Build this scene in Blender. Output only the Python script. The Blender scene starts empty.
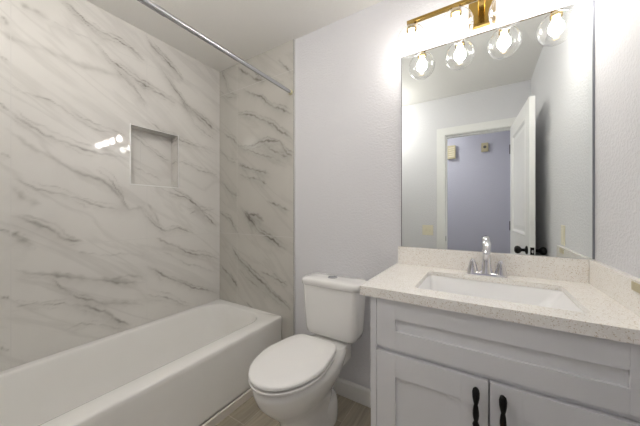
import bpy, bmesh, math, random
import numpy as np
from mathutils import Vector, Matrix

# ---------------------------------------------------------------- camera, world, exposure
SC = bpy.context.scene
COL = SC.collection
cam_data = bpy.data.cameras.new('camera')
cam_data.sensor_width = 36.0
cam_data.lens = 259.62 / 640 * 36.0
cam_data.shift_y = -0.82 / 640
cam_data.clip_start = 0.02
cam = bpy.data.objects.new('camera', cam_data)
cam.location = (1.9934, -1.5071, 1.1835)
cam.rotation_euler = (math.radians(90), 0, 0.5575)
COL.objects.link(cam)
SC.camera = cam
SC.view_settings.view_transform = 'Standard'
SC.view_settings.look = 'None'
SC.view_settings.gamma = 1
SC.view_settings.use_curve_mapping = False
SC.view_settings.exposure = 1.98
SC.cycles.use_denoising = True
SC.cycles.max_bounces = 14
SC.cycles.diffuse_bounces = 8
SC.cycles.transparent_max_bounces = 16
SC.cycles.sample_clamp_indirect = 6.0
world = bpy.data.worlds.new('world')
world.use_nodes = True
world.node_tree.nodes['Background'].inputs[0].default_value = (0.8, 0.85, 1, 1)
world.node_tree.nodes['Background'].inputs[1].default_value = 0.3
SC.world = world

BULB_STRENGTH = 15.0
HALL_FILL = 15.0
CEILING_FILL = 8.0

# ---------------------------------------------------------------- room numbers (metres)
H = 2.44            # ceiling
XR = 2.387          # right wall
D = 1.654           # depth of the bathroom (front wall at y = -D)
HALL_Y = -2.734     # far wall of the hall
TILE_X = 0.837      # tile ends here on the back wall
TUB_W, TUB_H = 0.727, 0.406
VX, VD, ZC, TC = 1.58, 0.545, 0.892, 0.037   # counter left x, depth, top z, thickness
VEINS_LEFT = [([(-1.028, 2.378), (-0.939, 2.327), (-0.853, 2.291), (-0.78, 2.292), (-0.696, 2.286), (-0.61, 2.234)], 0.006, 0.8), ([(-1.038, 2.354), (-0.939, 2.309), (-0.853, 2.276), (-0.764, 2.256)], 0.004, 0.5), ([(-1.197, 2.245), (-1.149, 2.242), (-1.09, 2.232)], 0.016, 0.45), ([(-1.259, 2.067), (-1.211, 2.055), (-1.109, 2.059), (-0.975, 2.049), (-0.828, 2.064), (-0.742, 2.071), (-0.666, 2.05)], 0.028, 0.28), ([(-1.09, 2.232), (-0.939, 2.22), (-0.863, 2.196)], 0.006, 0.3), ([(-0.863, 2.196), (-0.802, 2.146), (-0.742, 2.117), (-0.666, 2.084), (-0.551, 2.062)], 0.007, 0.9), ([(-0.812, 2.122), (-0.713, 2.043), (-0.654, 2.0), (-0.604, 1.928)], 0.006, 0.6), ([(-1.227, 1.812), (-1.173, 1.803), (-1.109, 1.796), (-1.05, 1.773), (-0.962, 1.722), (-0.892, 1.689), (-0.802, 1.681)], 0.007, 0.4), ([(-1.005, 1.766), (-0.853, 1.712), (-0.713, 1.684)], 0.005, 0.4), ([(-1.227, 1.692), (-1.173, 1.643), (-1.12, 1.616), (-1.05, 1.584), (-0.962, 1.553), (-0.853, 1.55), (-0.713, 1.544)], 0.01, 0.6), ([(-1.227, 1.588), (-1.167, 1.536), (-1.078, 1.48), (-0.984, 1.421), (-0.878, 1.393), (-0.802, 1.344), (-0.758, 1.276), (-0.713, 1.198), (-0.623, 1.22)], 0.018, 0.42), ([(-0.878, 1.442), (-0.802, 1.376), (-0.747, 1.296), (-0.713, 1.198)], 0.006, 0.6), ([(-1.217, 1.35), (-1.138, 1.316), (-1.05, 1.29), (-0.939, 1.244), (-0.828, 1.216), (-0.713, 1.191)], 0.007, 0.5), ([(-1.22, 1.309), (-1.184, 1.266), (-1.127, 1.227)], 0.025, 0.35), ([(-1.22, 1.171), (-1.158, 1.132), (-1.078, 1.086), (-1.022, 1.032), (-0.953, 1.011)], 0.014, 0.7), ([(-1.22, 1.089), (-1.191, 1.047), (-1.138, 1.016)], 0.03, 0.5), ([(-1.22, 0.897), (-1.145, 0.862), (-1.005, 0.816), (-0.878, 0.768), (-0.617, 0.69)], 0.013, 0.5), ([(-0.817, 0.749), (-0.719, 0.767), (-0.623, 0.74)], 0.012, 0.35), ([(-1.086, 0.831), (-1.03, 0.752), (-0.966, 0.68), (-0.863, 0.63), (-0.623, 0.538)], 0.008, 0.6), ([(-0.984, 0.648), (-0.907, 0.612), (-0.848, 0.569), (-0.769, 0.479), (-0.69, 0.427)], 0.01, 0.8), ([(-1.22, 0.704), (-1.134, 0.704), (-1.03, 0.673), (-0.966, 0.636)], 0.006, 0.5), ([(-1.022, 0.526), (-0.953, 0.532), (-0.863, 0.488), (-0.736, 0.418)], 0.006, 0.5), ([(-0.992, 0.949), (-0.833, 0.921), (-0.623, 0.886)], 0.006, 0.3), ([(-0.604, 2.391), (-0.51, 2.327), (-0.408, 2.272), (-0.337, 2.226)], 0.008, 0.9), ([(-0.584, 2.416), (-0.475, 2.345), (-0.353, 2.227)], 0.006, 0.5), ([(-0.666, 2.07), (-0.531, 2.048), (-0.408, 2.019)], 0.01, 0.6), ([(-0.531, 2.273), (-0.408, 2.126), (-0.321, 2.05), (-0.173, 1.968), (-0.016, 1.891)], 0.009, 0.75), ([(-0.377, 2.069), (-0.236, 1.974), (-0.037, 1.868)], 0.012, 0.5), ([(-0.446, 2.239), (-0.369, 2.095), (-0.245, 1.897), (-0.016, 1.802)], 0.005, 0.5), ([(-0.604, 1.837), (-0.51, 1.785), (-0.377, 1.743), (-0.236, 1.736), (-0.047, 1.706)], 0.007, 0.6), ([(-0.702, 1.747), (-0.61, 1.702), (-0.517, 1.637), (-0.393, 1.586)], 0.006, 0.6), ([(-0.648, 1.508), (-0.551, 1.472), (-0.446, 1.411)], 0.005, 0.4), ([(-0.377, 1.58), (-0.2, 1.535), (-0.037, 1.513)], 0.007, 0.5), ([(-0.531, 1.366), (-0.321, 1.296), (-0.218, 1.235), (-0.116, 1.125), (-0.037, 1.061)], 0.008, 0.85), ([(-0.288, 1.177), (-0.2, 1.21), (-0.067, 1.203)], 0.006, 0.6), ([(-0.648, 1.226), (-0.558, 1.099), (-0.482, 1.044), (-0.377, 1.065), (-0.262, 1.014)], 0.008, 0.7), ([(-0.597, 1.248), (-0.545, 1.163), (-0.496, 1.045)], 0.014, 0.35), ([(-0.545, 0.997), (-0.431, 0.935), (-0.321, 0.867), (-0.173, 0.823), (-0.026, 0.776)], 0.009, 0.8), ([(-0.604, 0.806), (-0.51, 0.724), (-0.431, 0.677), (-0.262, 0.575), (-0.037, 0.467)], 0.008, 0.75), ([(-0.51, 0.907), (-0.321, 0.78), (-0.026, 0.642)], 0.006, 0.4), ([(-0.604, 0.61), (-0.46, 0.541), (-0.296, 0.431)], 0.006, 0.6), ([(-1.252, 2.144), (-1.233, 2.116)], 0.01, 0.6), ([(-1.259, 1.94), (-1.227, 1.926)], 0.008, 0.5), ([(-1.259, 1.721), (-1.23, 1.691)], 0.008, 0.6), ([(-1.259, 1.477), (-1.227, 1.453)], 0.008, 0.4), ([(-1.259, 1.102), (-1.227, 1.09)], 0.01, 0.5), ([(-1.259, 0.765), (-1.227, 0.751)], 0.01, 0.5), ([(-1.259, 0.536), (-1.224, 0.491)], 0.01, 0.5)]
VEINS_BACK = [([(0.243, 2.408), (0.444, 2.26), (0.564, 2.216)], 0.012, 0.7), ([(0.375, 2.369), (0.51, 2.25), (0.746, 2.133)], 0.006, 0.5), ([(0.007, 2.478), (0.128, 2.232), (0.255, 2.167)], 0.006, 0.4), ([(0.292, 2.209), (0.489, 2.112), (0.637, 1.992), (0.821, 1.902)], 0.007, 0.9), ([(0.243, 2.017), (0.444, 1.961), (0.637, 1.858), (0.736, 1.776), (0.821, 1.719)], 0.007, 0.8), ([(0.243, 1.746), (0.41, 1.723), (0.564, 1.749), (0.707, 1.713), (0.774, 1.615), (0.821, 1.595)], 0.008, 0.9), ([(0.007, 1.921), (0.18, 1.806), (0.316, 1.702), (0.51, 1.646), (0.821, 1.521)], 0.006, 0.5), ([(0.51, 1.741), (0.647, 1.645), (0.793, 1.59)], 0.008, 0.6), ([(0.243, 1.584), (0.444, 1.524), (0.596, 1.48)], 0.006, 0.7), ([(0.243, 1.508), (0.444, 1.452), (0.575, 1.404)], 0.006, 0.5), ([(0.28, 1.219), (0.387, 1.119), (0.489, 1.033), (0.637, 0.97), (0.774, 0.903)], 0.008, 0.85), ([(0.304, 1.185), (0.444, 1.161), (0.543, 1.114)], 0.01, 0.8), ([(0.352, 1.193), (0.398, 1.111), (0.455, 1.072)], 0.012, 0.7), ([(0.167, 0.882), (0.255, 0.787), (0.41, 0.696), (0.521, 0.63), (0.667, 0.544), (0.802, 0.472)], 0.01, 0.9), ([(0.489, 0.721), (0.637, 0.685), (0.802, 0.641)], 0.006, 0.6), ([(0.243, 0.709), (0.41, 0.614), (0.596, 0.524)], 0.005, 0.4), ([(0.007, 0.718), (0.141, 0.637), (0.255, 0.533)], 0.009, 0.6), ([(0.007, 1.185), (0.154, 1.116), (0.255, 0.99)], 0.008, 0.5), ([(0.564, 1.271), (0.697, 1.238), (0.802, 1.185)], 0.008, 0.5), ([(0.007, 2.262), (0.128, 2.18), (0.255, 2.159)], 0.005, 0.4), ([(0.007, 1.472), (0.154, 1.359), (0.255, 1.321)], 0.008, 0.4), ([(0.316, 0.451), (0.51, 0.366), (0.647, 0.318)], 0.006, 0.4), ([(0.007, 1.742), (0.128, 1.639), (0.23, 1.602)], 0.006, 0.4), ([(0.677, 2.341), (0.755, 2.272), (0.83, 2.177)], 0.006, 0.5)]

# ---------------------------------------------------------------- materials
def new_mat(name):
    m = bpy.data.materials.new(name); m.use_nodes = True
    nt = m.node_tree
    b = nt.nodes['Principled BSDF']
    return m, nt, b

def N(nt, kind, **kw):
    n = nt.nodes.new(kind)
    for k, v in kw.items():
        setattr(n, k, v)
    return n

def simple(name, col, rough=0.5, metal=0.0, spec=0.5, coat=0.0, noise=0.0, nscale=8.0, bump=0.0, bscale=200.0):
    """plain surface with a little procedural variation of tone and relief"""
    m, nt, b = new_mat(name)
    tc = N(nt, 'ShaderNodeTexCoord')
    nz = N(nt, 'ShaderNodeTexNoise'); nz.inputs['Scale'].default_value = nscale; nz.inputs['Detail'].default_value = 4
    nt.links.new(tc.outputs['Object'], nz.inputs['Vector'])
    rp = N(nt, 'ShaderNodeValToRGB')
    a = 1 - noise
    rp.color_ramp.elements[0].position = .3; rp.color_ramp.elements[1].position = .7
    rp.color_ramp.elements[0].color = (col[0]*a, col[1]*a, col[2]*a, 1)
    rp.color_ramp.elements[1].color = (*col, 1)
    nt.links.new(nz.outputs['Fac'], rp.inputs['Fac'])
    nt.links.new(rp.outputs['Color'], b.inputs['Base Color'])
    b.inputs['Roughness'].default_value = rough
    b.inputs['Metallic'].default_value = metal
    b.inputs['Specular IOR Level'].default_value = spec
    b.inputs['Coat Weight'].default_value = coat
    if bump:
        n2 = N(nt, 'ShaderNodeTexNoise'); n2.inputs['Scale'].default_value = bscale; n2.inputs['Detail'].default_value = 3
        nt.links.new(tc.outputs['Object'], n2.inputs['Vector'])
        bp = N(nt, 'ShaderNodeBump'); bp.inputs['Strength'].default_value = bump; bp.inputs['Distance'].default_value = .003
        nt.links.new(n2.outputs['Fac'], bp.inputs['Height'])
        nt.links.new(bp.outputs['Normal'], b.inputs['Normal'])
    return m

def paint(name, col, strength=0.6, scale=75.0):
    """orange-peel textured wall paint"""
    m, nt, b = new_mat(name)
    tc = N(nt, 'ShaderNodeTexCoord')
    n1 = N(nt, 'ShaderNodeTexNoise'); n1.inputs['Scale'].default_value = scale; n1.inputs['Detail'].default_value = 2.5; n1.inputs['Distortion'].default_value = .6
    rp = N(nt, 'ShaderNodeValToRGB'); rp.color_ramp.elements[0].position = .42; rp.color_ramp.elements[1].position = .62
    bp = N(nt, 'ShaderNodeBump'); bp.inputs['Strength'].default_value = strength; bp.inputs['Distance'].default_value = .0035
    nt.links.new(tc.outputs['Object'], n1.inputs['Vector'])
    nt.links.new(n1.outputs['Fac'], rp.inputs['Fac'])
    nt.links.new(rp.outputs['Color'], bp.inputs['Height'])
    nt.links.new(bp.outputs['Normal'], b.inputs['Normal'])
    b.inputs['Base Color'].default_value = (*col, 1)
    b.inputs['Roughness'].default_value = .55
    b.inputs['Specular IOR Level'].default_value = .35
    return m

def marble(name, ux, seams_u, seams_z, base=(.735, .72, .69)):
    """polished marble-look porcelain; the attribute 'vein' holds where the veins run"""
    m, nt, b = new_mat(name)
    L = nt.links.new
    tc = N(nt, 'ShaderNodeTexCoord')
    at = N(nt, 'ShaderNodeAttribute'); at.attribute_name = 'vein'
    # cloudy ground
    n0 = N(nt, 'ShaderNodeTexNoise'); n0.inputs['Scale'].default_value = 3.0; n0.inputs['Detail'].default_value = 5
    L(tc.outputs['Object'], n0.inputs['Vector'])
    r0 = N(nt, 'ShaderNodeValToRGB')
    r0.color_ramp.elements[0].position = .3; r0.color_ramp.elements[1].position = .7
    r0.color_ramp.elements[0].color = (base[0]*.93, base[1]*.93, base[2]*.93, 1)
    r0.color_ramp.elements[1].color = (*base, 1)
    L(n0.outputs['Fac'], r0.inputs['Fac'])
    # faint secondary veining, running down to the right like the big veins
    mp = N(nt, 'ShaderNodeMapping', vector_type='TEXTURE')
    mp.inputs['Rotation'].default_value = (math.radians(-32), 0, 0) if ux == 1 else (0, math.radians(38), 0)
    mp.inputs['Scale'].default_value = (1, 4.5, .8) if ux == 1 else (4.5, 1, .8)
    L(tc.outputs['Object'], mp.inputs['Vector'])
    n1 = N(nt, 'ShaderNodeTexNoise'); n1.inputs['Scale'].default_value = 3.6; n1.inputs['Detail'].default_value = 5; n1.inputs['Distortion'].default_value = .5
    L(mp.outputs['Vector'], n1.inputs['Vector'])
    s = N(nt, 'ShaderNodeMath', operation='SUBTRACT'); s.inputs[1].default_value = .5; L(n1.outputs['Fac'], s.inputs[0])
    a = N(nt, 'ShaderNodeMath', operation='ABSOLUTE'); L(s.outputs[0], a.inputs[0])
    r1 = N(nt, 'ShaderNodeValToRGB')
    r1.color_ramp.elements[0].position = 0; r1.color_ramp.elements[1].position = .035
    r1.color_ramp.elements[0].color = (.12, .12, .12, 1); r1.color_ramp.elements[1].color = (0, 0, 0, 1)
    L(a.outputs[0], r1.inputs['Fac'])
    # break up the main veins
    n2 = N(nt, 'ShaderNodeTexNoise'); n2.inputs['Scale'].default_value = 14; n2.inputs['Detail'].default_value = 5
    L(tc.outputs['Object'], n2.inputs['Vector'])
    r2 = N(nt, 'ShaderNodeMapRange'); r2.inputs['From Min'].default_value = .3; r2.inputs['From Max'].default_value = .7
    r2.inputs['To Min'].default_value = .7; r2.inputs['To Max'].default_value = 1.3
    L(n2.outputs['Fac'], r2.inputs['Value'])
    mu = N(nt, 'ShaderNodeMath', operation='MULTIPLY'); L(at.outputs['Fac'], mu.inputs[0]); L(r2.outputs[0], mu.inputs[1])
    ad = N(nt, 'ShaderNodeMath', operation='ADD', use_clamp=True); L(mu.outputs[0], ad.inputs[0]); L(r1.outputs['Color'], ad.inputs[1])
    mx = N(nt, 'ShaderNodeMix', data_type='RGBA'); mx.inputs[7].default_value = (.20, .185, .165, 1)
    L(ad.outputs[0], mx.inputs[0]); L(r0.outputs['Color'], mx.inputs[6])
    # hairline joints
    sp = N(nt, 'ShaderNodeSeparateXYZ'); L(tc.outputs['Object'], sp.inputs[0])
    joint = None
    for axis, vals in ((ux, seams_u), (2, seams_z)):
        for v in vals:
            c = N(nt, 'ShaderNodeMath', operation='COMPARE'); c.inputs[1].default_value = v; c.inputs[2].default_value = .0012
            L(sp.outputs[axis], c.inputs[0])
            if joint is None: joint = c
            else:
                q = N(nt, 'ShaderNodeMath', operation='MAXIMUM'); L(joint.outputs[0], q.inputs[0]); L(c.outputs[0], q.inputs[1]); joint = q
    jm = N(nt, 'ShaderNodeMix', data_type='RGBA'); jm.inputs[7].default_value = (.64, .63, .61, 1)
    L(joint.outputs[0], jm.inputs[0]); L(mx.outputs[2], jm.inputs[6])
    L(jm.outputs[2], b.inputs['Base Color'])
    b.inputs['Roughness'].default_value = .035
    b.inputs['Specular IOR Level'].default_value = .5
    return m

def quartz(name):
    m, nt, b = new_mat(name)
    L = nt.links.new
    tc = N(nt, 'ShaderNodeTexCoord')
    n0 = N(nt, 'ShaderNodeTexNoise'); n0.inputs['Scale'].default_value = 40; n0.inputs['Detail'].default_value = 4
    v1 = N(nt, 'ShaderNodeTexVoronoi'); v1.inputs['Scale'].default_value = 400
    v2 = N(nt, 'ShaderNodeTexVoronoi'); v2.inputs['Scale'].default_value = 330
    for n in (n0, v1, v2): L(tc.outputs['Object'], n.inputs['Vector'])
    r0 = N(nt, 'ShaderNodeValToRGB'); r0.color_ramp.elements[0].position = .35; r0.color_ramp.elements[1].position = .65
    r0.color_ramp.elements[0].color = (.86, .835, .79, 1); r0.color_ramp.elements[1].color = (.90, .88, .84, 1)
    L(n0.outputs['Fac'], r0.inputs['Fac'])
    # dark and pale chips, a random share of the cells
    s1 = N(nt, 'ShaderNodeSeparateColor'); L(v1.outputs['Color'], s1.inputs[0])
    g1 = N(nt, 'ShaderNodeMath', operation='GREATER_THAN'); g1.inputs[1].default_value = .90; L(s1.outputs[0], g1.inputs[0])
    m1 = N(nt, 'ShaderNodeMix', data_type='RGBA'); m1.inputs[7].default_value = (.66, .58, .49, 1)
    L(g1.outputs[0], m1.inputs[0]); L(r0.outputs['Color'], m1.inputs[6])
    s2 = N(nt, 'ShaderNodeSeparateColor'); L(v2.outputs['Color'], s2.inputs[0])
    g2 = N(nt, 'ShaderNodeMath', operation='GREATER_THAN'); g2.inputs[1].default_value = .80; L(s2.outputs[1], g2.inputs[0])
    m2 = N(nt, 'ShaderNodeMix', data_type='RGBA'); m2.inputs[7].default_value = (.92, .90, .87, 1)
    L(g2.outputs[0], m2.inputs[0]); L(m1.outputs[2], m2.inputs[6])
    L(m2.outputs[2], b.inputs['Base Color'])
    b.inputs['Roughness'].default_value = .16
    return m

def planks(name, x0=1.326, w=.152, ln=.61, off=-.20):
    """wood-look plank tiles running towards the back wall, grout between them"""
    m, nt, b = new_mat(name)
    L = nt.links.new
    tc = N(nt, 'ShaderNodeTexCoord')
    mp = N(nt, 'ShaderNodeMapping'); mp.inputs['Rotation'].default_value = (0, 0, math.radians(90))
    # (x, y) -> brick rows along x
    mp.inputs['Location'].default_value = (off * -1 - .0, -x0 + 10 * w, 0)
    sp = N(nt, 'ShaderNodeSeparateXYZ'); L(tc.outputs['Object'], sp.inputs[0])
    cb = N(nt, 'ShaderNodeCombineXYZ')
    ay = N(nt, 'ShaderNodeMath', operation='ADD'); ay.inputs[1].default_value = -off + 10 * ln; L(sp.outputs[1], ay.inputs[0])
    ax = N(nt, 'ShaderNodeMath', operation='ADD'); ax.inputs[1].default_value = -x0 + 20 * w; L(sp.outputs[0], ax.inputs[0])
    L(ay.outputs[0], cb.inputs[0]); L(ax.outputs[0], cb.inputs[1])
    br = N(nt, 'ShaderNodeTexBrick'); br.offset = .5; br.squash = 1
    br.inputs['Scale'].default_value = 1
    br.inputs['Brick Width'].default_value = ln; br.inputs['Row Height'].default_value = w
    br.inputs['Mortar Size'].default_value = .0022; br.inputs['Mortar Smooth'].default_value = .1; br.inputs['Bias'].default_value = 0
    br.inputs['Color1'].default_value = (.36, .32, .25, 1); br.inputs['Color2'].default_value = (.45, .405, .325, 1)
    br.inputs['Mortar'].default_value = (.55, .50, .43, 1)
    L(cb.outputs[0], br.inputs['Vector'])
    m2 = N(nt, 'ShaderNodeMapping'); m2.inputs['Scale'].default_value = (24, 1.8, 1); L(tc.outputs['Object'], m2.inputs['Vector'])
    nz = N(nt, 'ShaderNodeTexNoise'); nz.inputs['Scale'].default_value = 2.0; nz.inputs['Detail'].default_value = 7; nz.inputs['Distortion'].default_value = .6
    L(m2.outputs[0], nz.inputs['Vector'])
    mr = N(nt, 'ShaderNodeMapRange'); mr.inputs['From Min'].default_value = .25; mr.inputs['From Max'].default_value = .75
    mr.inputs['To Min'].default_value = .72; mr.inputs['To Max'].default_value = 1.2; L(nz.outputs['Fac'], mr.inputs['Value'])
    vm = N(nt, 'ShaderNodeVectorMath', operation='SCALE'); L(br.outputs['Color'], vm.inputs[0]); L(mr.outputs[0], vm.inputs['Scale'])
    L(vm.outputs[0], b.inputs['Base Color'])
    b.inputs['Roughness'].default_value = .4
    bp = N(nt, 'ShaderNodeBump'); bp.inputs['Strength'].default_value = .3; bp.inputs['Distance'].default_value = .002
    iv = N(nt, 'ShaderNodeMath', operation='SUBTRACT'); iv.inputs[0].default_value = 1; L(br.outputs['Fac'], iv.inputs[1])
    L(iv.outputs[0], bp.inputs['Height']); L(bp.outputs['Normal'], b.inputs['Normal'])
    return m

def globe_glass(name):
    """thin blown glass: clear face on, reflective towards the rim"""
    m = bpy.data.materials.new(name); m.use_nodes = True
    nt = m.node_tree; nt.nodes.clear(); L = nt.links.new
    out = N(nt, 'ShaderNodeOutputMaterial'); mix = N(nt, 'ShaderNodeMixShader')
    tr = N(nt, 'ShaderNodeBsdfTransparent'); tr.inputs[0].default_value = (.97, .97, .97, 1)
    gl = N(nt, 'ShaderNodeBsdfGlossy'); gl.inputs['Roughness'].default_value = .04
    lw = N(nt, 'ShaderNodeLayerWeight'); lw.inputs['Blend'].default_value = .5
    pw = N(nt, 'ShaderNodeMath', operation='POWER'); pw.inputs[1].default_value = 2.6; L(lw.outputs['Facing'], pw.inputs[0])
    mr = N(nt, 'ShaderNodeMapRange'); mr.inputs['To Min'].default_value = .05; mr.inputs['To Max'].default_value = .96
    L(pw.outputs[0], mr.inputs['Value']); L(mr.outputs[0], mix.inputs[0])
    L(tr.outputs[0], mix.inputs[1]); L(gl.outputs[0], mix.inputs[2])
    df = N(nt, 'ShaderNodeBsdfTranslucent'); df.inputs[0].default_value = (1, 1, 1, 1)   # slight milky scatter imitating the glare inside the lit globes
    m2 = N(nt, 'ShaderNodeMixShader'); m2.inputs[0].default_value = .006
    L(mix.outputs[0], m2.inputs[1]); L(df.outputs[0], m2.inputs[2]); L(m2.outputs[0], out.inputs[0])
    return m

def glow(name, col, s):
    m = bpy.data.materials.new(name); m.use_nodes = True
    nt = m.node_tree; nt.nodes.clear()
    out = N(nt, 'ShaderNodeOutputMaterial'); e = N(nt, 'ShaderNodeEmission')
    e.inputs[0].default_value = (*col, 1); e.inputs[1].default_value = s
    nt.links.new(e.outputs[0], out.inputs[0])
    return m

M_PAINT = paint('wall_paint', (.715, .715, .74), .34, 90)
M_CEIL = paint('ceiling_paint', (.78, .77, .745), .2, 70)
M_HALL = paint('hall_paint', (.50, .50, .58), .2)
M_TRIM = simple('trim_white', (.84, .84, .83), .35, noise=.02)
M_TILE_L = marble('marble_tile_long_wall', 1, [-.604, -1.224], [1.0, 2.22])
M_TILE_B = marble('marble_tile_end_wall', 0, [.23], [1.0, 2.22], base=(.57, .555, .515))  # base darkened to stand in for the grazing light on the end wall
M_PORC = simple('porcelain', (.87, .865, .85), .07, noise=.01, coat=.3)
M_TUB = simple('tub_enamel', (.87, .865, .845), .11, noise=.015, coat=.2)
M_SINK = simple('sink_porcelain', (.90, .90, .90), .08, noise=.01)
M_SEAT = simple('seat_plastic', (.90, .895, .885), .2, noise=.01)
M_CAB = simple('cabinet_paint', (.76, .765, .785), .38, noise=.03, nscale=3)
M_QUARTZ = quartz('speckled_quartz')
M_FLOOR = planks('plank_tile')
M_CHROME = simple('chrome', (.74, .74, .77), .10, metal=1, noise=.03)
M_STEEL = simple('brushed_nickel', (.52, .53, .55), .22, metal=1, noise=.06, nscale=30)
M_GOLD = simple('brass', (.42, .28, .08), .22, metal=1, noise=.08, nscale=20)
M_BLACK = simple('black_metal', (.006, .006, .006), .35, spec=.25, noise=.2, nscale=20)
M_IVORY = simple('ivory_plastic', (.80, .75, .60), .4, noise=.03)
M_BEIGE = simple('beige_plastic', (.52, .46, .30), .45, noise=.06)
M_CREAM = simple('cream_rubber', (.78, .74, .52), .5, noise=.03)
M_DARK = simple('dark_edge', (.10, .10, .10), .5, noise=.1)
M_EDGE_REFLECT = simple('edge_reflection_grey', (.22, .23, .26), .5, noise=.1)
M_ALU = simple('aluminium_trim', (.78, .78, .77), .3, metal=1, noise=.03)
M_MIRROR = simple('mirror_silver', (.90, .935, .92), .0, metal=1)
M_GLASS = globe_glass('clear_globe_glass')
M_BULB = glow('bulb_light', (1.0, .955, .90), BULB_STRENGTH)

# ---------------------------------------------------------------- mesh helpers
def link(name, bm, mat, parent=None, smooth=False, loc=None, auto=None):
    me = bpy.data.meshes.new(name)
    bmesh.ops.recalc_face_normals(bm, faces=bm.faces[:])
    bm.to_mesh(me); bm.free()
    for p in me.polygons: p.use_smooth = smooth
    mats = mat if isinstance(mat, (list, tuple)) else [mat]
    for x in mats: me.materials.append(x)
    o = bpy.data.objects.new(name, me)
    COL.objects.link(o)
    if loc is not None:      # put the origin here, vertices are in world coordinates
        me.transform(Matrix.Translation(-Vector(loc))); o.location = loc
    if parent is not None:
        me.transform(Matrix.Translation(-parent_world(parent) + (Vector(loc) if loc is not None else Vector()))) if loc is None else None
        o.parent = parent
        if loc is not None: o.location = Vector(loc) - parent_world(parent)
    if auto is not None:
        me.set_sharp_from_angle(angle=math.radians(auto))
    return o

def parent_world(o):
    v = Vector(o.location)
    while o.parent: o = o.parent; v += Vector(o.location)
    return v

def thing(name, label, cat, loc, group=None):
    o = bpy.data.objects.new(name, None); COL.objects.link(o)
    o.location = loc; o['label'] = label; o['category'] = cat
    if group: o['group'] = group
    o.empty_display_size = .05
    return o

def tag(o, label, cat, group=None):
    o['label'] = label; o['category'] = cat
    if group: o['group'] = group
    return o

def struct(o):
    o['kind'] = 'structure'; return o

def box(bm, x0, x1, y0, y1, z0, z1, bev=0.0, seg=2, mi=0):
    vs = [bm.verts.new((x, y, z)) for x in (x0, x1) for y in (y0, y1) for z in (z0, z1)]
    fs = [(0,1,3,2), (4,6,7,5), (0,4,5,1), (2,3,7,6), (0,2,6,4), (1,5,7,3)]
    faces = [bm.faces.new([vs[i] for i in f]) for f in fs]
    for f in faces: f.material_index = mi
    if bev:
        es = list({e for f in faces for e in f.edges})
        bmesh.ops.recalc_face_normals(bm, faces=faces)
        bmesh.ops.bevel(bm, geom=es, offset=bev, segments=seg, profile=.6, affect='EDGES')

def B(*a, **k):
    bm = bmesh.new(); box(bm, *a, **k); return bm

def loft(bm, rings, cap0=True, cap1=True):
    loops = [[bm.verts.new(p) for p in r] for r in rings]
    n = len(loops[0])
    for a, b_ in zip(loops[:-1], loops[1:]):
        for i in range(n):
            bm.faces.new((a[i], a[(i+1) % n], b_[(i+1) % n], b_[i]))
    if cap0: bm.faces.new(loops[0][::-1])
    if cap1: bm.faces.new(loops[-1])
    return loops

def rrect(x0, x1, y0, y1, r, z, k=7):
    pts = []
    for cx, cy, a0 in ((x1-r, y1-r, 0), (x0+r, y1-r, 90), (x0+r, y0+r, 180), (x1-r, y0+r, 270)):
        for i in range(k+1):
            a = math.radians(a0 + 90*i/k)
            pts.append((cx + r*math.cos(a), cy + r*math.sin(a), z))
    return pts

def lathe(bm, prof, centre=(0, 0, 0), axis='Z', n=24, cap=True):
    rings = []
    for r, h in prof:
        ring = []
        for i in range(n):
            a = 2*math.pi*i/n
            c, s = r*math.cos(a), r*math.sin(a)
            p = {'Z': (c, s, h), 'Y': (c, h, s), 'X': (h, c, s)}[axis]
            ring.append(tuple(p[j] + centre[j] for j in range(3)))
        rings.append(ring)
    loft(bm, rings, cap, cap)

def tube(bm, pts, radii, n=16, squash=None):
    """tube along a path; squash = (sideways, up) factors"""
    pts = [Vector(p) for p in pts]
    rings = []
    ref = Vector((1, 0, 0))
    for i, p in enumerate(pts):
        t = (pts[min(i+1, len(pts)-1)] - pts[max(i-1, 0)]).normalized()
        rr = ref if abs(t.dot(ref)) < .95 else Vector((0, 0, 1))
        u = (rr - t*rr.dot(t)).normalized(); v = t.cross(u)
        r = radii[i] if isinstance(radii, (list, tuple)) else radii
        su, sv = squash if squash else (1, 1)
        rings.append([tuple(p + u*r*su*math.cos(2*math.pi*k/n) + v*r*sv*math.sin(2*math.pi*k/n)) for k in range(n)])
    loft(bm, rings)

def egg(cx, yb, yf, hw, z, n=64, sq=2.6, wide=.52, taper=0.0):
    """toilet seat outline: squarer at the back (yb), rounder at the front (yf)"""
    ym = yb + (yf - yb)*wide
    pts = []
    for i in range(n):
        a = 2*math.pi*i/n
        c, s = math.cos(a), math.sin(a)
        e = 2/sq if s > 0 else 2/2.05
        back = abs(s)**e if s > 0 else 0
        x = cx + hw*math.copysign(abs(c)**e, c)*(1-taper*back**1.6)
        y = ym + ((yb - ym) if s > 0 else (ym - yf))*math.copysign(abs(s)**e, s)
        pts.append((x, y, z))
    return pts

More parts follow.
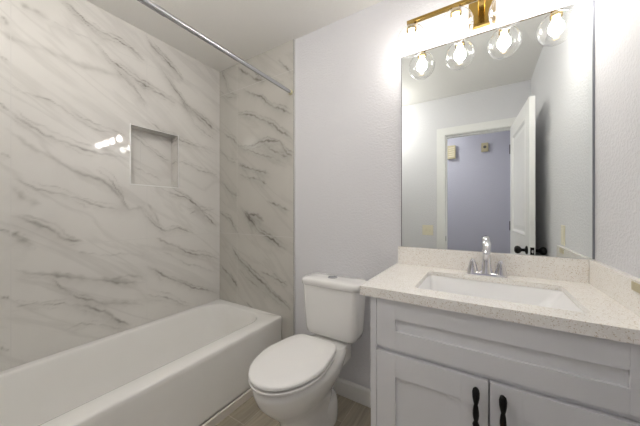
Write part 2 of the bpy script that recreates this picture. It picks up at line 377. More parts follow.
# ---------------------------------------------------------------- veins on the tile
def vein_field(u, z, veins, seed):
    rng = np.random.RandomState(seed)
    ph = rng.rand(12)*6.28
    du = (.004*np.sin(17*u+23*z+ph[0]) + .0035*np.sin(41*u-29*z+ph[1])) + .0025*np.sin(97*u+71*z+ph[2]) + .0018*np.sin(-140*u+170*z+ph[3])
    dz = (.004*np.sin(19*u-21*z+ph[4]) + .003*np.sin(37*u+43*z+ph[5])) + .0025*np.sin(83*u-91*z+ph[6]) + .0018*np.sin(160*u+130*z+ph[7])
    U, Z = u+du, z+dz
    out = np.zeros_like(u)
    full = []
    for pts, w, s in veins:          # every vein comes with thinner strands running beside it
        full.append((np.array(pts), w, s))
        p = np.array(pts)
        if len(p) > 2 and s > .45:
            for sg, st in ((1, .55), (-1, .4)):
                off = np.stack([rng.uniform(-.02, .02, len(p)), sg*rng.uniform(.008, .034, len(p))], 1)
                lo = rng.randint(0, 2)
                full.append(((p+off)[lo:], max(w*.7, .005), s*st))
    for k, (pts, w, s) in enumerate(full):
        seg = len(pts)-1
        best = np.full_like(u, 9.); par = np.zeros_like(u); side = np.zeros_like(u)
        for i in range(seg):
            a, b_ = pts[i], pts[i+1]; d = b_-a; L2 = (d*d).sum()
            t = np.clip(((U-a[0])*d[0]+(Z-a[1])*d[1])/L2, 0, 1)
            px, pz = U-a[0]-t*d[0], Z-a[1]-t*d[1]
            dist = np.hypot(px, pz); mk = dist < best
            best = np.where(mk, dist, best); par = np.where(mk, (i+t)/seg, par)
            side = np.where(mk, px*d[1]-pz*d[0], side)
        taper = np.clip(np.minimum(par, 1-par)*5+.25, 0, 1)
        var = .75+.35*np.sin(par*13+k)
        core = np.exp(-(best/(w*.60*(.5+.5*taper)))**2)
        halo = np.exp(-best/(w*3.0))*np.where(side > 0, .36, .10)
        out = np.maximum(out, s*taper*var*core*.80) + s*taper*halo*.75*(1-out)
    return np.clip(out, 0, 1)

def grid_steps(marks, step):
    marks = sorted(set(round(m, 4) for m in marks)); v = [marks[0]]
    for a, b_ in zip(marks[:-1], marks[1:]):
        n = max(1, int(round((b_-a)/step)))
        v += [a+(b_-a)*(i+1)/n for i in range(n)]
    return v

def tile_sheet(to3d, us, zs, skip):
    """vertices, faces, (u, z) of a fine grid, minus the cells for which skip(u, z)"""
    verts = [to3d(u, z) for z in zs for u in us]; nu = len(us)
    faces = []
    for j in range(len(zs)-1):
        for i in range(nu-1):
            if skip((us[i]+us[i+1])/2, (zs[j]+zs[j+1])/2): continue
            faces.append((j*nu+i, j*nu+i+1, (j+1)*nu+i+1, (j+1)*nu+i))
    uz = [(u, z) for z in zs for u in us]
    return verts, faces, uz

def tile_object(name, sheets, veins, seed, mat):
    V, F, UZ = [], [], []
    for v, f, uz in sheets:
        o = len(V); V += v; UZ += uz; F += [tuple(i+o for i in q) for q in f]
    me = bpy.data.meshes.new(name); me.from_pydata(V, [], F)
    uz = np.array(UZ)
    val = vein_field(uz[:, 0], uz[:, 1], veins, seed)
    at = me.attributes.new('vein', 'FLOAT', 'POINT'); at.data.foreach_set('value', val.astype(np.float32))
    me.materials.append(mat); me.update()
    o = bpy.data.objects.new(name, me); COL.objects.link(o)
    return o

# ================================================================ the room
bm = B(-.25, XR+.15, HALL_Y-.15, .15, -.1, 0)
struct(link('floor', bm, M_FLOOR))
bm = B(-.25, XR+.15, HALL_Y-.15, .15, H, H+.1)
struct(link('ceiling', bm, M_CEIL))
bm = B(-.25, XR+.15, 0, .15, 0, H)
struct(link('wall_back', bm, M_PAINT))
bm = B(XR, XR+.15, HALL_Y-.15, 0, 0, H)
struct(link('wall_right', bm, M_PAINT))

# long tiled wall with a recessed niche; the vertices of the sheet are finer so that veins can be told
NY0, NY1, NZ0, NZ1, ND = -.702, -.385, 1.375, 1.770, .092
us = grid_steps([-D, NY0, NY1, 0], .0062); zs = grid_steps([0, NZ0, NZ1, H], .0062)
sheet = tile_sheet(lambda u, z: (0, u, z), us, zs, lambda u, z: NY0 < u < NY1 and NZ0 < z < NZ1)
nus = grid_steps([NY0, NY1], .0062); nzs = grid_steps([NZ0, NZ1], .0062); nd = grid_steps([0, ND], .01)
back = tile_sheet(lambda u, z: (-ND, u, z), nus, nzs, lambda u, z: False)
s_r = tile_sheet(lambda d, z: (-d, NY1, z), nd, nzs, lambda u, z: False)
s_l = tile_sheet(lambda d, z: (-d, NY0, z), nd, nzs, lambda u, z: False)
s_t = tile_sheet(lambda u, d: (-d, u, NZ1), nus, nd, lambda u, z: False)
s_b = tile_sheet(lambda u, d: (-d, u, NZ0), nus, nd, lambda u, z: False)
fix = lambda s, f: (s[0], s[1], [f(a, b_) for a, b_ in s[2]])
s_r = fix(s_r, lambda d, z: (NY1+d, z)); s_l = fix(s_l, lambda d, z: (NY0-d, z))
s_t = fix(s_t, lambda u, d: (u, NZ1+d)); s_b = fix(s_b, lambda u, d: (u, NZ0-d))
wl = struct(tile_object('wall_left', [sheet, back, s_r, s_l, s_t, s_b], VEINS_LEFT, 3, M_TILE_L))
bm = B(-.25, -.10, HALL_Y-.15, 0, 0, H)
struct(link('wall_left_core', bm, M_PAINT))
# white metal edging round the niche
bm = bmesh.new(); e = .007
box(bm, -.004, .0025, NY0-e, NY0, NZ0-e, NZ1+e); box(bm, -.004, .0025, NY1, NY1+e*.5, NZ0-e, NZ1+e)
box(bm, -.004, .0025, NY0, NY1, NZ0-e, NZ0); box(bm, -.004, .0025, NY0, NY1, NZ1, NZ1+e*.4)
tr = link('niche_edging', bm, M_TRIM); struct(tr); tr.parent = wl

# tiled end wall (the shower side of the back wall), 9 mm proud of the paint
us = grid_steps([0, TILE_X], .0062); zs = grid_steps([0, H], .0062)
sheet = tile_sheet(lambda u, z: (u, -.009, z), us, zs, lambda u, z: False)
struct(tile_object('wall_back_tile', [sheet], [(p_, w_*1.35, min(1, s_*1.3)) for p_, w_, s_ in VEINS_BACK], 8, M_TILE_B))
bm = B(TILE_X, TILE_X+.005, -.011, 0, 0, H)
struct(link('trim_1', bm, M_ALU))
bm = B(TILE_X-.004, TILE_X, -.0095, 0, 0, H)
struct(link('trim_2', bm, M_DARK))

# front wall with the doorway the camera stands in; tiled where it closes the tub alcove
DX0, DX1, DZ = 1.655, 2.262, 2.02
bm = bmesh.new()
box(bm, 0, DX0-.02, -D-.12, -D, 0, H); box(bm, DX1+.02, XR, -D-.12, -D, 0, H); box(bm, DX0-.02, DX1+.02, -D-.12, -D, DZ+.02, H)
struct(link('wall_front', bm, M_PAINT))
us = grid_steps([0, TILE_X], .02); zs = grid_steps([0, H], .02)
sheet = tile_sheet(lambda u, z: (u, -D+.009, z), us, zs, lambda u, z: False)
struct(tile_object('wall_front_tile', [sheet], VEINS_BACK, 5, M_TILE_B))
bm = B(-.1, XR, HALL_Y-.15, HALL_Y, 0, H)
struct(link('wall_hall', bm, M_HALL))

# door casing, jambs, stop
bm = bmesh.new(); cw = .088
for yy0, yy1 in ((-D, -D+.016), (-D-.136, -D-.12)):
    box(bm, DX0-cw, DX0-.004, yy0, yy1, 0, DZ+.006, bev=.004)
    box(bm, DX1+.006, DX1+.006+cw, yy0, yy1, 0, DZ+.006, bev=.004)
    box(bm, DX0-cw, DX1+.006+cw, yy0, yy1, DZ+.004, DZ+.084, bev=.004)
casing = struct(link('trim_3', bm, M_TRIM))
bm = bmesh.new()
box(bm, DX0-.02, DX0, -D-.12, -D, 0, DZ); box(bm, DX1, DX1+.02, -D-.12, -D, 0, DZ); box(bm, DX0-.02, DX1+.02, -D-.12, -D, DZ, DZ+.02)
box(bm, DX0, DX0+.01, -D-.09, -D-.045, 0, DZ-.01); box(bm, DX0, DX1, -D-.09, -D-.045, DZ-.01, DZ)
jamb = struct(link('door_jamb', bm, M_TRIM)); jamb.parent = casing
bm = B(DX0-.001, DX0+.002, -D-.04, -D-.008, .865, .92, bev=.001)
sp = link('strike_plate', bm, M_BLACK); sp.parent = casing; sp['label'] = 'small black strike plate on the white jamb'

# baseboards
def baseboard(name, x0, x1, y0, y1, axis):
    bm = bmesh.new()
    if axis == 'x': # along x on the back wall
        prof = [(0, 0), (-.014, 0), (-.014, .088), (-.010, .100), (-.005, .104), (0, .104)]
        loft(bm, [[(x, y, z) for y, z in prof] for x in (x0, x1)])
    else:
        prof = [(0, 0), (-.014, 0), (-.014, .088), (-.010, .100), (-.005, .104), (0, .104)]
        loft(bm, [[(x0+x, y, z) for x, z in prof] for y in (y0, y1)])
    return struct(link(name, bm, M_TRIM))
baseboard('baseboard_back', TILE_X+.006, 1.62, 0, 0, 'x')
baseboard('baseboard_right', XR, XR, -D+.016, -.55, 'y')
bm = B(.842, DX0-cw, -D, -D+.013, 0, .104, bev=.003)
struct(link('baseboard_front', bm, M_TRIM))
bm = B(TUB_W+.001, TUB_W+.015, -D+.002, -.012, 0, .05, bev=.003)
struct(link('baseboard_tub', bm, simple('caulked_strip', (.80, .76, .70), .5, noise=.05)))

# the open door
ang = math.atan2(.05, .784); W_D = .785
door = bpy.data.objects.new('door_1', None); COL.objects.link(door)
def door_mesh():
    bm = bmesh.new()
    t = .035
    # stiles, rails and sunk raised panels, in the door's own frame: x thickness (0..t), y along, z up
    st = .11; rails = [(0, .20), (.80, 1.00), (1.90, 2.008)]
    box(bm, 0, t, 0, st, .01, 2.008, bev=.0015); box(bm, 0, t, W_D-st, W_D, .01, 2.008, bev=.0015)
    for a, b_ in rails: box(bm, 0, t, st, W_D-st, max(a, .01), b_)
    return bm
dp = [('panel', .20, .80), ('panel', 1.00, 1.90)]
bm = door_mesh()
dslab = link('door_1', bm, M_TRIM); COL.objects.unlink(door); bpy.data.objects.remove(door)
dslab.name = 'door_1'; struct(dslab)
for _, z0, z1 in dp:
    bm = bmesh.new(); t = .035; y0, y1 = .11, W_D-.11
    box(bm, .010, t-.010, y0, y1, z0, z1)
    for sgn in (0, 1):
        def X(d): return d if sgn == 0 else t-d
        def R(i, d): return [(X(d), y0+i, z0+i), (X(d), y1-i, z0+i), (X(d), y1-i, z1-i), (X(d), y0+i, z1-i)]
        loft(bm, [R(0, 0), R(.012, -.004), R(.022, .002), R(.030, .009)], False, False)
        loft(bm, [R(.045, .0095), R(.075, .003), R(.080, .003)], False, True)
    c = link('door_panel', bm, M_TRIM); c.parent = dslab
def knob(side):
    bm = bmesh.new(); s = -1 if side == 0 else 1; x = 0 if side == 0 else .035
    prof = [(.031, 0), (.032, .004), (.026, .009), (.012, .013), (.011, .032), (.018, .038), (.027, .047), (.030, .058), (.027, .068), (.016, .075), (.004, .077)]
    lathe(bm, [(r, s*h) for r, h in prof], (x, W_D-.065, .905), 'X', 24)
    return bm
for side in (0, 1):
    c = link('door_knob', knob(side), M_BLACK, smooth=True); c.parent = dslab; c['label'] = 'round black door knob'
c = link('latch_plate', B(.006, .029, W_D-.002, W_D+.002, .877, .933, bev=.001), M_BLACK); c.parent = dslab
c = link('latch_bolt', B(.012, .023, W_D, W_D+.009, .895, .915, bev=.002), M_CHROME); c.parent = dslab
for hz in (.25, 1.05, 1.80):
    bm = bmesh.new(); lathe(bm, [(.006, hz-.045), (.006, hz+.045)], (.0, -.006, 0), 'Z', 10)
    box(bm, .0, .03, -.003, 0, hz-.044, hz+.044)
    c = link('hinge', bm, M_BLACK); c.parent = dslab
dslab.location = (2.229, -D+.010, 0); dslab.rotation_euler = (0, 0, -ang)

# ================================================================ bathtub
tub = thing('bathtub', 'white enamelled alcove bathtub with a plain apron under the marble tile walls', 'bathtub', (TUB_W/2, -D/2, 0))
x0, x1, y0, y1 = .004, TUB_W, -D+.011, -.0105
bm = bmesh.new()
bx0, bx1, by0, by1 = .050, .612, -D+.09, -.078
rings = [rrect(x0, x1-.012, y0, y1, .004, .03), rrect(x0, x1-.012, y0, y1, .004, .052), rrect(x0, x1, y0, y1, .004, .060), rrect(x0, x1-.004, y0, y1, .006, .30),
         rrect(x0, x1, y0, y1, .006, .372), rrect(x0, x1, y0, y1, .008, TUB_H-.010), rrect(x0, x1-.003, y0, y1, .008, TUB_H-.003), rrect(x0, x1-.010, y0, y1, .010, TUB_H),
         rrect(bx0-.016, bx1+.016, by0-.016, by1+.016, .15, TUB_H), rrect(bx0-.005, bx1+.005, by0-.005, by1+.005, .145, TUB_H-.003),
         rrect(bx0, bx1, by0, by1, .14, TUB_H-.012), rrect(bx0+.010, bx1-.010, by0+.02, by1-.010, .14, .33),
         rrect(bx0+.030, bx1-.030, by0+.09, by1-.030, .14, .20), rrect(bx0+.055, bx1-.055, by0+.16, by1-.055, .13, .11),
         rrect(bx0+.085, bx1-.085, by0+.22, by1-.085, .11, .075), rrect(bx0+.13, bx1-.13, by0+.27, by1-.14, .08, .068)]
loft(bm, rings)
link('tub_shell', bm, M_TUB, tub, smooth=True, auto=50)
bm = bmesh.new(); lathe(bm, [(.030, 0), (.030, .004), (.022, .006), (.001, .006)], (.33, by0+.34, .0685), 'Z', 20)
link('drain', bm, M_CHROME, tub, smooth=True, auto=40)

# ================================================================ curtain rod
RX, RZ = .812, 2.056
rod = thing('curtain_rod', 'long chrome shower curtain rod spanning above the bathtub', 'curtain rod', (RX, -D/2, RZ))
bm = bmesh.new(); lathe(bm, [(.0145, -D+.02), (.0145, -.90)], (RX, 0, RZ), 'Y', 20)
link('outer_tube', bm, M_STEEL, rod, smooth=True, auto=40)
bm = bmesh.new(); lathe(bm, [(.0128, -.905), (.0128, -.03)], (RX, 0, RZ), 'Y', 20)
link('inner_tube', bm, M_STEEL, rod, smooth=True, auto=40)
for a, b_ in ((-.031, -.0095), (-D+.0095, -D+.031)):
    bm = bmesh.new(); lathe(bm, [(.012, a), (.0165, a+.003), (.0165, b_-.002), (.014, b_)], (RX, 0, RZ), 'Y', 20)
    link('end_cap', bm, M_CREAM, rod, smooth=True, auto=40)['label'] = 'cream rubber end cap'

# ================================================================ toilet
TX, SX = 1.218, 1.193
toi = thing('toilet', 'white two-piece toilet with closed lid between the tub and the vanity', 'toilet', (SX, -.42, 0))
bm = bmesh.new()
rings = [egg(SX, -.13, -.565, .112, 0), egg(SX, -.13, -.565, .114, .012), egg(SX, -.135, -.555, .106, .03), egg(SX, -.15, -.545, .094, .09),
         egg(SX, -.16, -.550, .092, .16), egg(SX, -.15, -.585, .106, .21), egg(SX, -.12, -.640, .136, .265), egg(SX, -.09, -.685, .160, .32),
         egg(SX, -.07, -.705, .171, .37), egg(SX, -.06, -.706, .170, .394), egg(SX, -.07, -.690, .154, .406)]
loft(bm, rings)
link('bowl', bm, M_PORC, toi, smooth=True, auto=60)
bm = bmesh.new()   # trapway swelling low at the back
rings = [egg(SX, -.12, -.36, hw, z, sq=2.2) for hw, z in ((.104, 0), (.106, .02), (.106, .06), (.103, .10))] + [egg(SX, -.13, -.35, .097, .125, sq=2.2), egg(SX, -.16, -.31, .08, .145, sq=2.2)]
loft(bm, rings); link('trapway', bm, M_PORC, toi, smooth=True, auto=60)
for sx in (-1, 1):
    bm = bmesh.new(); lathe(bm, [(.013, .0), (.013, .012), (.009, .02), (.001, .023)], (SX+sx*.104, -.41, .012), 'Z', 14)
    link('bolt_cap', bm, M_PORC, toi, smooth=True)
bm = bmesh.new()   # deck that carries the tank
rings = [rrect(TX-.10, TX+.10, -.24, -.03, .04, .30), rrect(TX-.115, TX+.105, -.235, -.025, .05, .38), rrect(TX-.12, TX+.108, -.245, -.022, .05, .404), rrect(TX-.11, TX+.10, -.24, -.03, .05, .412)]
loft(bm, rings); link('deck', bm, M_PORC, toi, smooth=True, auto=60)
# seat ring and lid
SF, SB = -.722, -.238
def lidring(d, z): return egg(SX, SB-d, SF+d, .177-d, z, sq=7.5, wide=.46, taper=.27)
bm = bmesh.new()
loft(bm, [lidring(.020, .4175), lidring(.003, .4195), lidring(0, .429), lidring(.003, .433), lidring(.07, .433), lidring(.07, .4175), lidring(.020, .4175)], False, False)
link('seat', bm, M_SEAT, toi, smooth=True, auto=50)
bm = bmesh.new()
loft(bm, [lidring(.022, .4400), lidring(.004, .4420), lidring(0, .445), lidring(0, .453), lidring(.003, .4585), lidring(.012, .4615), lidring(.06, .4635), lidring(.14, .464)])
link('lid', bm, M_SEAT, toi, smooth=True, auto=50)
for sx in (-1, 1):
    bm = bmesh.new(); lathe(bm, [(.011, -.022), (.012, -.018), (.012, .018), (.011, .022)], (SX+sx*.075, SB+.012, .433), 'X', 14)
    link('seat_hinge', bm, M_SEAT, toi, smooth=True, auto=50)
# tank
bm = bmesh.new()
rings = [rrect(TX-.160, TX+.145, -.155, -.018, .040, .428), rrect(TX-.174, TX+.163, -.163, -.018, .038, .438), rrect(TX-.180, TX+.172, -.167, -.018, .036, .47),
         rrect(TX-.190, TX+.188, -.180, -.018, .034, .72), rrect(TX-.190, TX+.188, -.180, -.018, .034, .735)]
loft(bm, rings); link('tank', bm, M_PORC, toi, smooth=True, auto=60)
bm = bmesh.new()
rings = [rrect(TX-.190, TX+.190, -.185, -.014, .036, .7345), rrect(TX-.196, TX+.196, -.192, -.012, .040, .739), rrect(TX-.196, TX+.196, -.192, -.012, .040, .764),
         rrect(TX-.192, TX+.192, -.188, -.014, .038, .772), rrect(TX-.180, TX+.180, -.176, -.022, .036, .777), rrect(TX-.10, TX+.10, -.12, -.08, .01, .778)]
loft(bm, rings); link('tank_lid', bm, M_PORC, toi, smooth=True, auto=60)
bm = bmesh.new()
lathe(bm, [(.030, .777), (.030, .7805), (.026, .7815), (.025, .7795), (.001, .7795)], (TX-.012, -.095, 0), 'Z', 24)
fb = link('flush_button', bm, M_STEEL, toi, smooth=True, auto=40); fb['label'] = 'chrome flush button'
bm = bmesh.new(); lathe(bm, [(.012, -.012), (.012, 0)], (TX+.13, -.1, .43), 'Z', 12)
link('tank_bolt', bm, M_DARK, toi)
# water supply on the hidden left side
bm = bmesh.new(); tube(bm, [(TX-.13, -.002, .16), (TX-.13, -.05, .16), (TX-.13, -.06, .20), (TX-.12, -.08, .32), (TX-.12, -.08, .435)], .006, 10)
link('supply_hose', bm, M_STEEL, toi, smooth=True)

# ================================================================ vanity
CF = -.530          # front face of doors
van = thing('vanity_cabinet', 'pale grey shaker vanity cabinet with two doors and a false drawer', 'cabinet', ((1.62+XR)/2, -.265, 0))
bm = bmesh.new()
box(bm, 1.620, 1.638, -.494, -.004, 0, ZC-TC)                 # left end panel
box(bm, XR-.020, XR-.002, -.494, -.004, 0, ZC-TC)
box(bm, 1.638, XR-.020, -.505, -.010, .10, .118)             # bottom
box(bm, 1.638, XR-.020, -.018, -.006, .118, ZC-TC)            # back
box(bm, 1.638, XR-.020, -.455, -.440, 0, .10)                 # toe kick
link('carcass', bm, M_CAB, van)
bm = bmesh.new()
box(bm, 1.620, 1.660, -.512, -.494, .0, ZC-TC, bev=.001); box(bm, 1.620, 1.6435, CF, -.5115, .0, ZC-TC, bev=.002); box(bm, XR-.040, XR-.002, -.512, -.494, .0, ZC-TC, bev=.001)
box(bm, 1.660, XR-.040, -.512, -.494, ZC-TC-.04, ZC-TC); box(bm, 1.660, XR-.040, -.512, -.494, .635, .675); box(bm, 1.660, XR-.040, -.512, -.494, .10, .14)
link('face_frame', bm, M_CAB, van)
def shaker(x0, x1, z0, z1, px0, px1, pz0, pz1):
    """shaker front: four boards with a 10 mm sunk flat panel"""
    bm = bmesh.new(); yb, yf = -.5125, CF
    box(bm, x0, px0, yf, yb, z0, z1, bev=.0012); box(bm, px1, x1, yf, yb, z0, z1, bev=.0012)
    box(bm, px0, px1, yf, yb, z0, pz0, bev=.0006); box(bm, px0, px1, yf, yb, pz1, z1, bev=.0006)
    box(bm, px0-.004, px1+.004, yf+.010, yb, pz0-.004, pz1+.004)
    return bm
link('drawer_front', shaker(1.6450, XR-.003, .667, ZC-TC-.003, 1.717, 2.313, .734, .780), M_CAB, van)
for x0, x1 in ((1.6450, 2.0105), (2.0145, XR-.003)):
    p0, p1 = (x0+.072, x1-.077) if x0 < 1.8 else (x0+.083, x1-.071)
    dr = link('door', shaker(x0, x1, .112, .647, p0, p1, .195, .564), M_CAB, van)
    hx = x1-.033 if x0 < 1.8 else x0+.033
    bm = bmesh.new()
    zs_ = [.632, .628, .618, .602, .588, .581, .573, .560, .549, .538, .528, .522, .516, .509, .504]
    rs_ = [.003, .008, .0105, .010, .0075, .0055, .007, .0085, .009, .008, .0055, .008, .010, .0085, .003]
    tube(bm, [(hx, CF-.024-.004*math.sin(math.pi*i/14), z) for i, z in enumerate(zs_)], rs_, 14)
    for z in (.614, .514):
        lathe(bm, [(.0065, CF+.0005), (.0045, CF-.006), (.0045, CF-.024)], (hx, 0, z), 'Y', 12)
    h_ = link('handle', bm, M_BLACK, None, smooth=True, auto=50)
    h_.data.transform(Matrix.Translation(-parent_world(van))); h_.parent = dr; h_['label'] = 'black turned pull handle'

# countertop with an undermount cut-out and splashes
ct = thing('countertop', 'speckled beige quartz countertop with back and side splash on the vanity', 'countertop', ((VX+XR)/2, -VD/2, ZC-TC))
S0, S1, T0, T1, SRAD = 1.771, 2.262, -.462, -.126, .022
def outer_match(inner, x0, x1, y0, y1):
    """points on the outer rectangle, paired with the rounded inner loop; corners kept exact"""
    k = len(inner)//4; out = []
    cs = [(x1, y1), (x0, y1), (x0, y0), (x1, y0)]
    for c in range(4):
        cx, cy = cs[c]
        for i in range(k):
            x, y, z = inner[c*k+i]; mid = (k-1)//2
            px = cx if (i == mid or i == mid+1) else x; py = cy if (i == mid or i == mid+1) else y
            if c == 0:   px, py = (x1, y) if i < mid else ((x, y1) if i > mid else (x1, y1))
            elif c == 1: px, py = (x, y1) if i < mid else ((x0, y) if i > mid else (x0, y1))
            elif c == 2: px, py = (x0, y) if i < mid else ((x, y0) if i > mid else (x0, y0))
            else:        px, py = (x, y0) if i < mid else ((x1, y) if i > mid else (x1, y0))
            out.append((px, py, z))
    return out
bm = bmesh.new(); k = 8
it = rrect(S0, S1, T0, T1, SRAD, ZC, k); ib = rrect(S0, S1, T0, T1, SRAD, ZC-.020, k)
u0 = rrect(S0-.04, S1+.04, T0-.04, T1+.04, SRAD, ZC-.020, k); u1 = rrect(S0-.04, S1+.04, T0-.04, T1+.04, SRAD, ZC-TC, k)
g = .0015
rings = [outer_match(it, VX+g, XR-.001, -VD+g, -.001), it, ib, u0, u1,
         outer_match(u1, VX, XR-.001, -VD, -.001), [(x, y, ZC-g) for x, y, z in outer_match(it, VX, XR-.001, -VD, -.001)]]
lp = loft(bm, rings, False, False)
n = len(lp[0])
for i in range(n): bm.faces.new((lp[-1][i], lp[-1][(i+1) % n], lp[0][(i+1) % n], lp[0][i]))
link('slab', bm, M_QUARTZ, ct)
link('backsplash', B(VX+.008, XR-.0205, -.020, -.001, ZC, ZC+.097, bev=.0015), M_QUARTZ, ct)
link('side_splash', B(XR-.020, XR-.001, -VD, -.001, ZC, ZC+.097, bev=.0015), M_QUARTZ, ct)

# sink
sk = thing('sink', 'white rectangular undermount sink set in the quartz countertop', 'sink', ((S0+S1)/2, (T0+T1)/2, ZC-TC-.15))
bm = bmesh.new(); zt = ZC-.0206
rings = [rrect(S0-.03, S1+.03, T0-.03, T1+.03, .03, zt-.012), rrect(S0-.03, S1+.03, T0-.03, T1+.03, .03, zt), rrect(S0-.004, S1+.004, T0-.004, T1+.004, .026, zt),
         rrect(S0+.002, S1-.004, T0+.004, T1-.002, .028, zt-.006), rrect(S0+.012, S1-.055, T0+.02, T1-.012, .035, zt-.085),
         rrect(S0+.022, S1-.085, T0+.034, T1-.022, .04, zt-.118), rrect(S0+.045, S1-.12, T0+.06, T1-.045, .04, zt-.128), rrect(S0+.16, S1-.18, T0+.13, T1-.12, .02, zt-.131)]
under = [[(x, y, z-.010) for x, y, z in r] for r in (rings[-1], rrect(S0+.02, S1-.07, T0+.03, T1-.02, .04, zt-.128), rrect(S0-.006, S1+.004, T0-.004, T1+.004, .03, zt-.02))]
lp = loft(bm, rings, False, True)
lp2 = loft(bm, [rings[0]]+under[::-1], False, True)
bmesh.ops.remove_doubles(bm, verts=bm.verts[:], dist=.00001)
link('basin', bm, M_SINK, sk, smooth=True, auto=60)
bm = bmesh.new(); lathe(bm, [(.024, 0), (.024, .003), (.018, .004), (.016, .001), (.001, .001)], ((S0+S1)/2-.01, (T0+T1)/2+.005, zt-.131), 'Z', 20)
link('drain', bm, M_CHROME, sk, smooth=True, auto=40)

# faucet
FX, FY = 2.011, -.075
fc = thing('faucet', 'chrome centerset faucet with two flared cone handles behind the sink', 'faucet', (FX, FY, ZC))
bm = bmesh.new()
loft(bm, [rrect(FX-.080, FX+.080, FY-.024, FY+.024, .022, ZC+.0003), rrect(FX-.080, FX+.080, FY-.024, FY+.024, .022, ZC+.007), rrect(FX-.076, FX+.076, FY-.020, FY+.020, .018, ZC+.013), rrect(FX-.06, FX+.06, FY-.008, FY+.008, .006, ZC+.0145)])
link('base', bm, M_CHROME, fc, smooth=True, auto=50)
bm = bmesh.new()
path = [(FX, FY, ZC+.010), (FX, FY, ZC+.03), (FX, FY-.001, ZC+.065), (FX, FY-.004, ZC+.10), (FX, FY-.012, ZC+.130), (FX, FY-.028, ZC+.149), (FX, FY-.050, ZC+.152), (FX, FY-.072, ZC+.142), (FX, FY-.090, ZC+.124), (FX, FY-.096, ZC+.112)]
tube(bm, path, [.026, .022, .017, .0145, .0150, .0165, .0175, .0165, .0150, .0140], 20)
link('spout', bm, M_CHROME, fc, smooth=True, auto=50)
for sx in (-1, 1):
    bm = bmesh.new(); hx = FX+sx*.055
    loft(bm, [egg(hx, FY+w1, FY-w2, w1, ZC+z, n=24, sq=2) for w1, w2, z in ((.0245, .0245, .009), (.0235, .0235, .016), (.020, .021, .030), (.0165, .020, .046), (.012, .020, .060), (.0085, .018, .069), (.004, .010, .073))])
    link('handle', bm, M_CHROME, fc, smooth=True, auto=50)
bm = bmesh.new(); lathe(bm, [(.0025, ZC+.012), (.0025, ZC+.10), (.0055, ZC+.103), (.0055, ZC+.110), (.002, ZC+.113)], (FX-.012, FY+.019, 0), 'Z', 12)
link('lift_rod', bm, M_CHROME, fc, smooth=True, auto=40)

# ================================================================ mirror
MX0, MX1, MZ0, MZ1 = 1.607, XR-.007, ZC+.0985, 2.063
mr_ = thing('mirror', 'large frameless rectangular wall mirror above the vanity backsplash', 'mirror', ((MX0+MX1)/2, -.004, MZ0))
bm = bmesh.new(); box(bm, MX0, MX1, -.0065, -.001, MZ0, MZ1)
link('mirror_glass', bm, M_MIRROR, mr_)
bm = bmesh.new(); box(bm, MX0-.003, MX0, -.0072, -.001, MZ0, MZ1+.002); box(bm, MX0, MX1, -.0072, -.001, MZ1, MZ1+.002)
link('edge_line', bm, M_DARK, mr_)
link('edge_reflection', B(MX1, XR-.001, -.010, -.001, MZ0, MZ1+.02), M_EDGE_REFLECT, mr_)  # grey strip standing in for the dark reflection in the mirror's edge

# ================================================================ light above the mirror
LY, LZ = -.14, 2.150
vl = thing('vanity_light', 'brass four-globe vanity light fixture on the wall above the mirror', 'light fixture', (1.99, 0, 2.09))
link('backplate', B(1.937, 2.050, -.028, -.0005, 2.092, 2.215, bev=.006, seg=3), M_GOLD, vl)
link('stem', B(1.978, 2.006, LY, -.027, LZ-.009, LZ+.009, bev=.003), M_GOLD, vl)
link('bar', B(1.668, 2.318, LY-.010, LY+.010, LZ-.008, LZ+.008, bev=.002), M_GOLD, vl)
GC, GR = 2.054, .0735
for gx in (1.690, 1.890, 2.090, 2.292):
    bm = bmesh.new(); lathe(bm, [(.018, LZ-.006), (.021, LZ-.010), (.021, LZ-.030), (.024, LZ-.031), (.024, LZ-.044), (.004, LZ-.044)], (gx, LY, 0), 'Z', 24)
    so = link('socket', bm, M_GOLD, vl, smooth=True, auto=40)
    bm = bmesh.new(); pr = []
    for i in range(25):
        a = math.radians(19 + 161*i/24)
        pr.append((max(GR*math.sin(a), .0005), GC+GR*math.cos(a)))
    lathe(bm, pr, (gx, LY, 0), 'Z', 40, cap=False)
    gl = link('globe', bm, M_GLASS, None, smooth=True); gl.data.transform(Matrix.Translation(-parent_world(vl))); gl.parent = so
    gl['label'] = 'clear glass globe'
    bm = bmesh.new()
    prof = [(.013, LZ-.0445), (.014, LZ-.055), (.020, GC+.028), (.0275, GC+.014), (.030, GC+.001), (.0275, GC-.012), (.020, GC-.022), (.010, GC-.028), (.001, GC-.030)]
    lathe(bm, prof, (gx, LY, 0), 'Z', 24)
    bb = link('bulb', bm, M_BULB, None, smooth=True); bb.data.transform(Matrix.Translation(-parent_world(vl))); bb.parent = so
    bb['label'] = 'glowing white bulb'

# ================================================================ plates on the walls
t_ = thing('outlet_plate', 'narrow cream outlet plate on the right wall just above the side splash', 'outlet', (XR, -.485, 1.0))
link('plate', B(XR-.006, XR-.0005, -.520, -.450, .995, 1.110, bev=.002), M_IVORY, t_)
link('receptacle', B(XR-.008, XR-.0055, -.502, -.468, 1.015, 1.090, bev=.001), M_IVORY, t_)
tag(link('cover_plate', B(XR-.0235, XR-.0202, -.462, -.382, .958, .983, bev=.001), M_BEIGE, loc=(XR-.02, -.42, .958)), 'small tan plate set in the side splash at the right edge', 'cover plate')
t_ = thing('light_switch', 'ivory double light switch plate left of the doorway, seen in the mirror', 'light switch', (1.472, -D, .92))
link('plate', B(1.415, 1.530, -D+.0005, -D+.007, .923, 1.038, bev=.002), M_IVORY, t_)
for x in (1.452, 1.493):
    link('toggle', B(x-.006, x+.006, -D+.006, -D+.017, .968, .992, bev=.002), M_IVORY, t_)
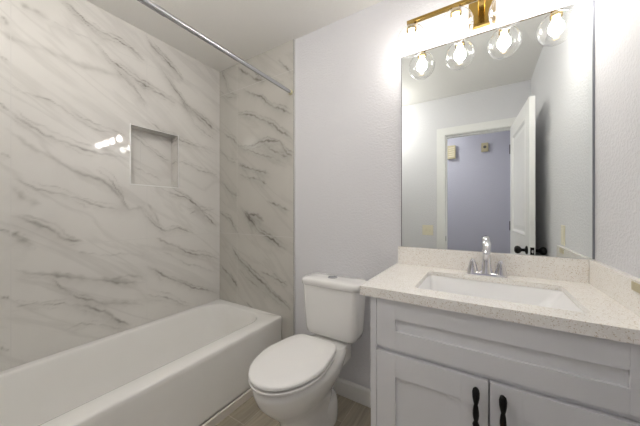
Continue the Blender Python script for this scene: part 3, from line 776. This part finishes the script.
t_ = thing('door_chime', 'beige door chime box high on the lavender hall wall, seen in the mirror', 'door chime', (1.62, HALL_Y, 1.955))
link('housing', B(1.568, 1.672, HALL_Y+.0005, HALL_Y+.05, 1.955, 2.145, bev=.004), M_BEIGE, t_)
bm = bmesh.new()
for i in range(5): box(bm, 1.585, 1.655, HALL_Y+.049, HALL_Y+.052, 1.985+i*.03, 1.993+i*.03)
link('grille', bm, M_IVORY, t_)
t_ = thing('thermostat', 'small square beige thermostat right of the chime box on the hall wall', 'thermostat', (2.03, HALL_Y, 2.01))
link('housing', B(1.985, 2.068, HALL_Y+.0005, HALL_Y+.03, 2.012, 2.132, bev=.004), M_BEIGE, t_)
bm = bmesh.new(); lathe(bm, [(.018, HALL_Y+.029), (.018, HALL_Y+.036), (.001, HALL_Y+.037)], (2.027, 0, 2.075), 'Y', 20)
link('dial', bm, M_DARK, t_, smooth=True, auto=40)

# fill lamp added on the hall ceiling, unseen behind the camera
t_ = thing('hall_fill_lamp', 'added round fill lamp on the hall ceiling outside the bathroom door, unseen', 'fill lamp', (1.2, -2.2, H))
bm = bmesh.new(); lathe(bm, [(.15, H-.0005), (.15, H-.03), (.001, H-.03)], (1.2, -2.2, 0), 'Z', 32)
link('fill_lamp_base', bm, M_TRIM, t_)
bm = bmesh.new(); lathe(bm, [(.13, H-.031), (.125, H-.06), (.09, H-.085), (.001, H-.095)], (1.2, -2.2, 0), 'Z', 32)
link('shade', bm, glow('hall_fill_glow', (1, .97, .94), HALL_FILL), t_, smooth=True)

t_ = thing('ceiling_fill_lamp', 'added white globe fill lamp on a short stem under the bathroom ceiling, unseen', 'fill lamp', (.95, -1.29, H))  # unseen lamp added to brighten the lower half of the room
bm = bmesh.new(); lathe(bm, [(.065, H-.0005), (.065, H-.018), (.012, H-.025), (.012, H-.12), (.05, H-.13), (.05, H-.15), (.001, H-.15)], (.95, -1.29, 0), 'Z', 32)
link('fill_lamp_base', bm, M_CHROME, t_, smooth=True, auto=40)
bm = bmesh.new(); lathe(bm, [(max(.11*math.sin(math.radians(a_)), .001), H-.245+.11*math.cos(math.radians(a_))) for a_ in range(25, 181, 5)], (.95, -1.29, 0), 'Z', 32)
link('shade', bm, glow('ceiling_fill_glow', (1, .96, .91), CEILING_FILL), t_, smooth=True)
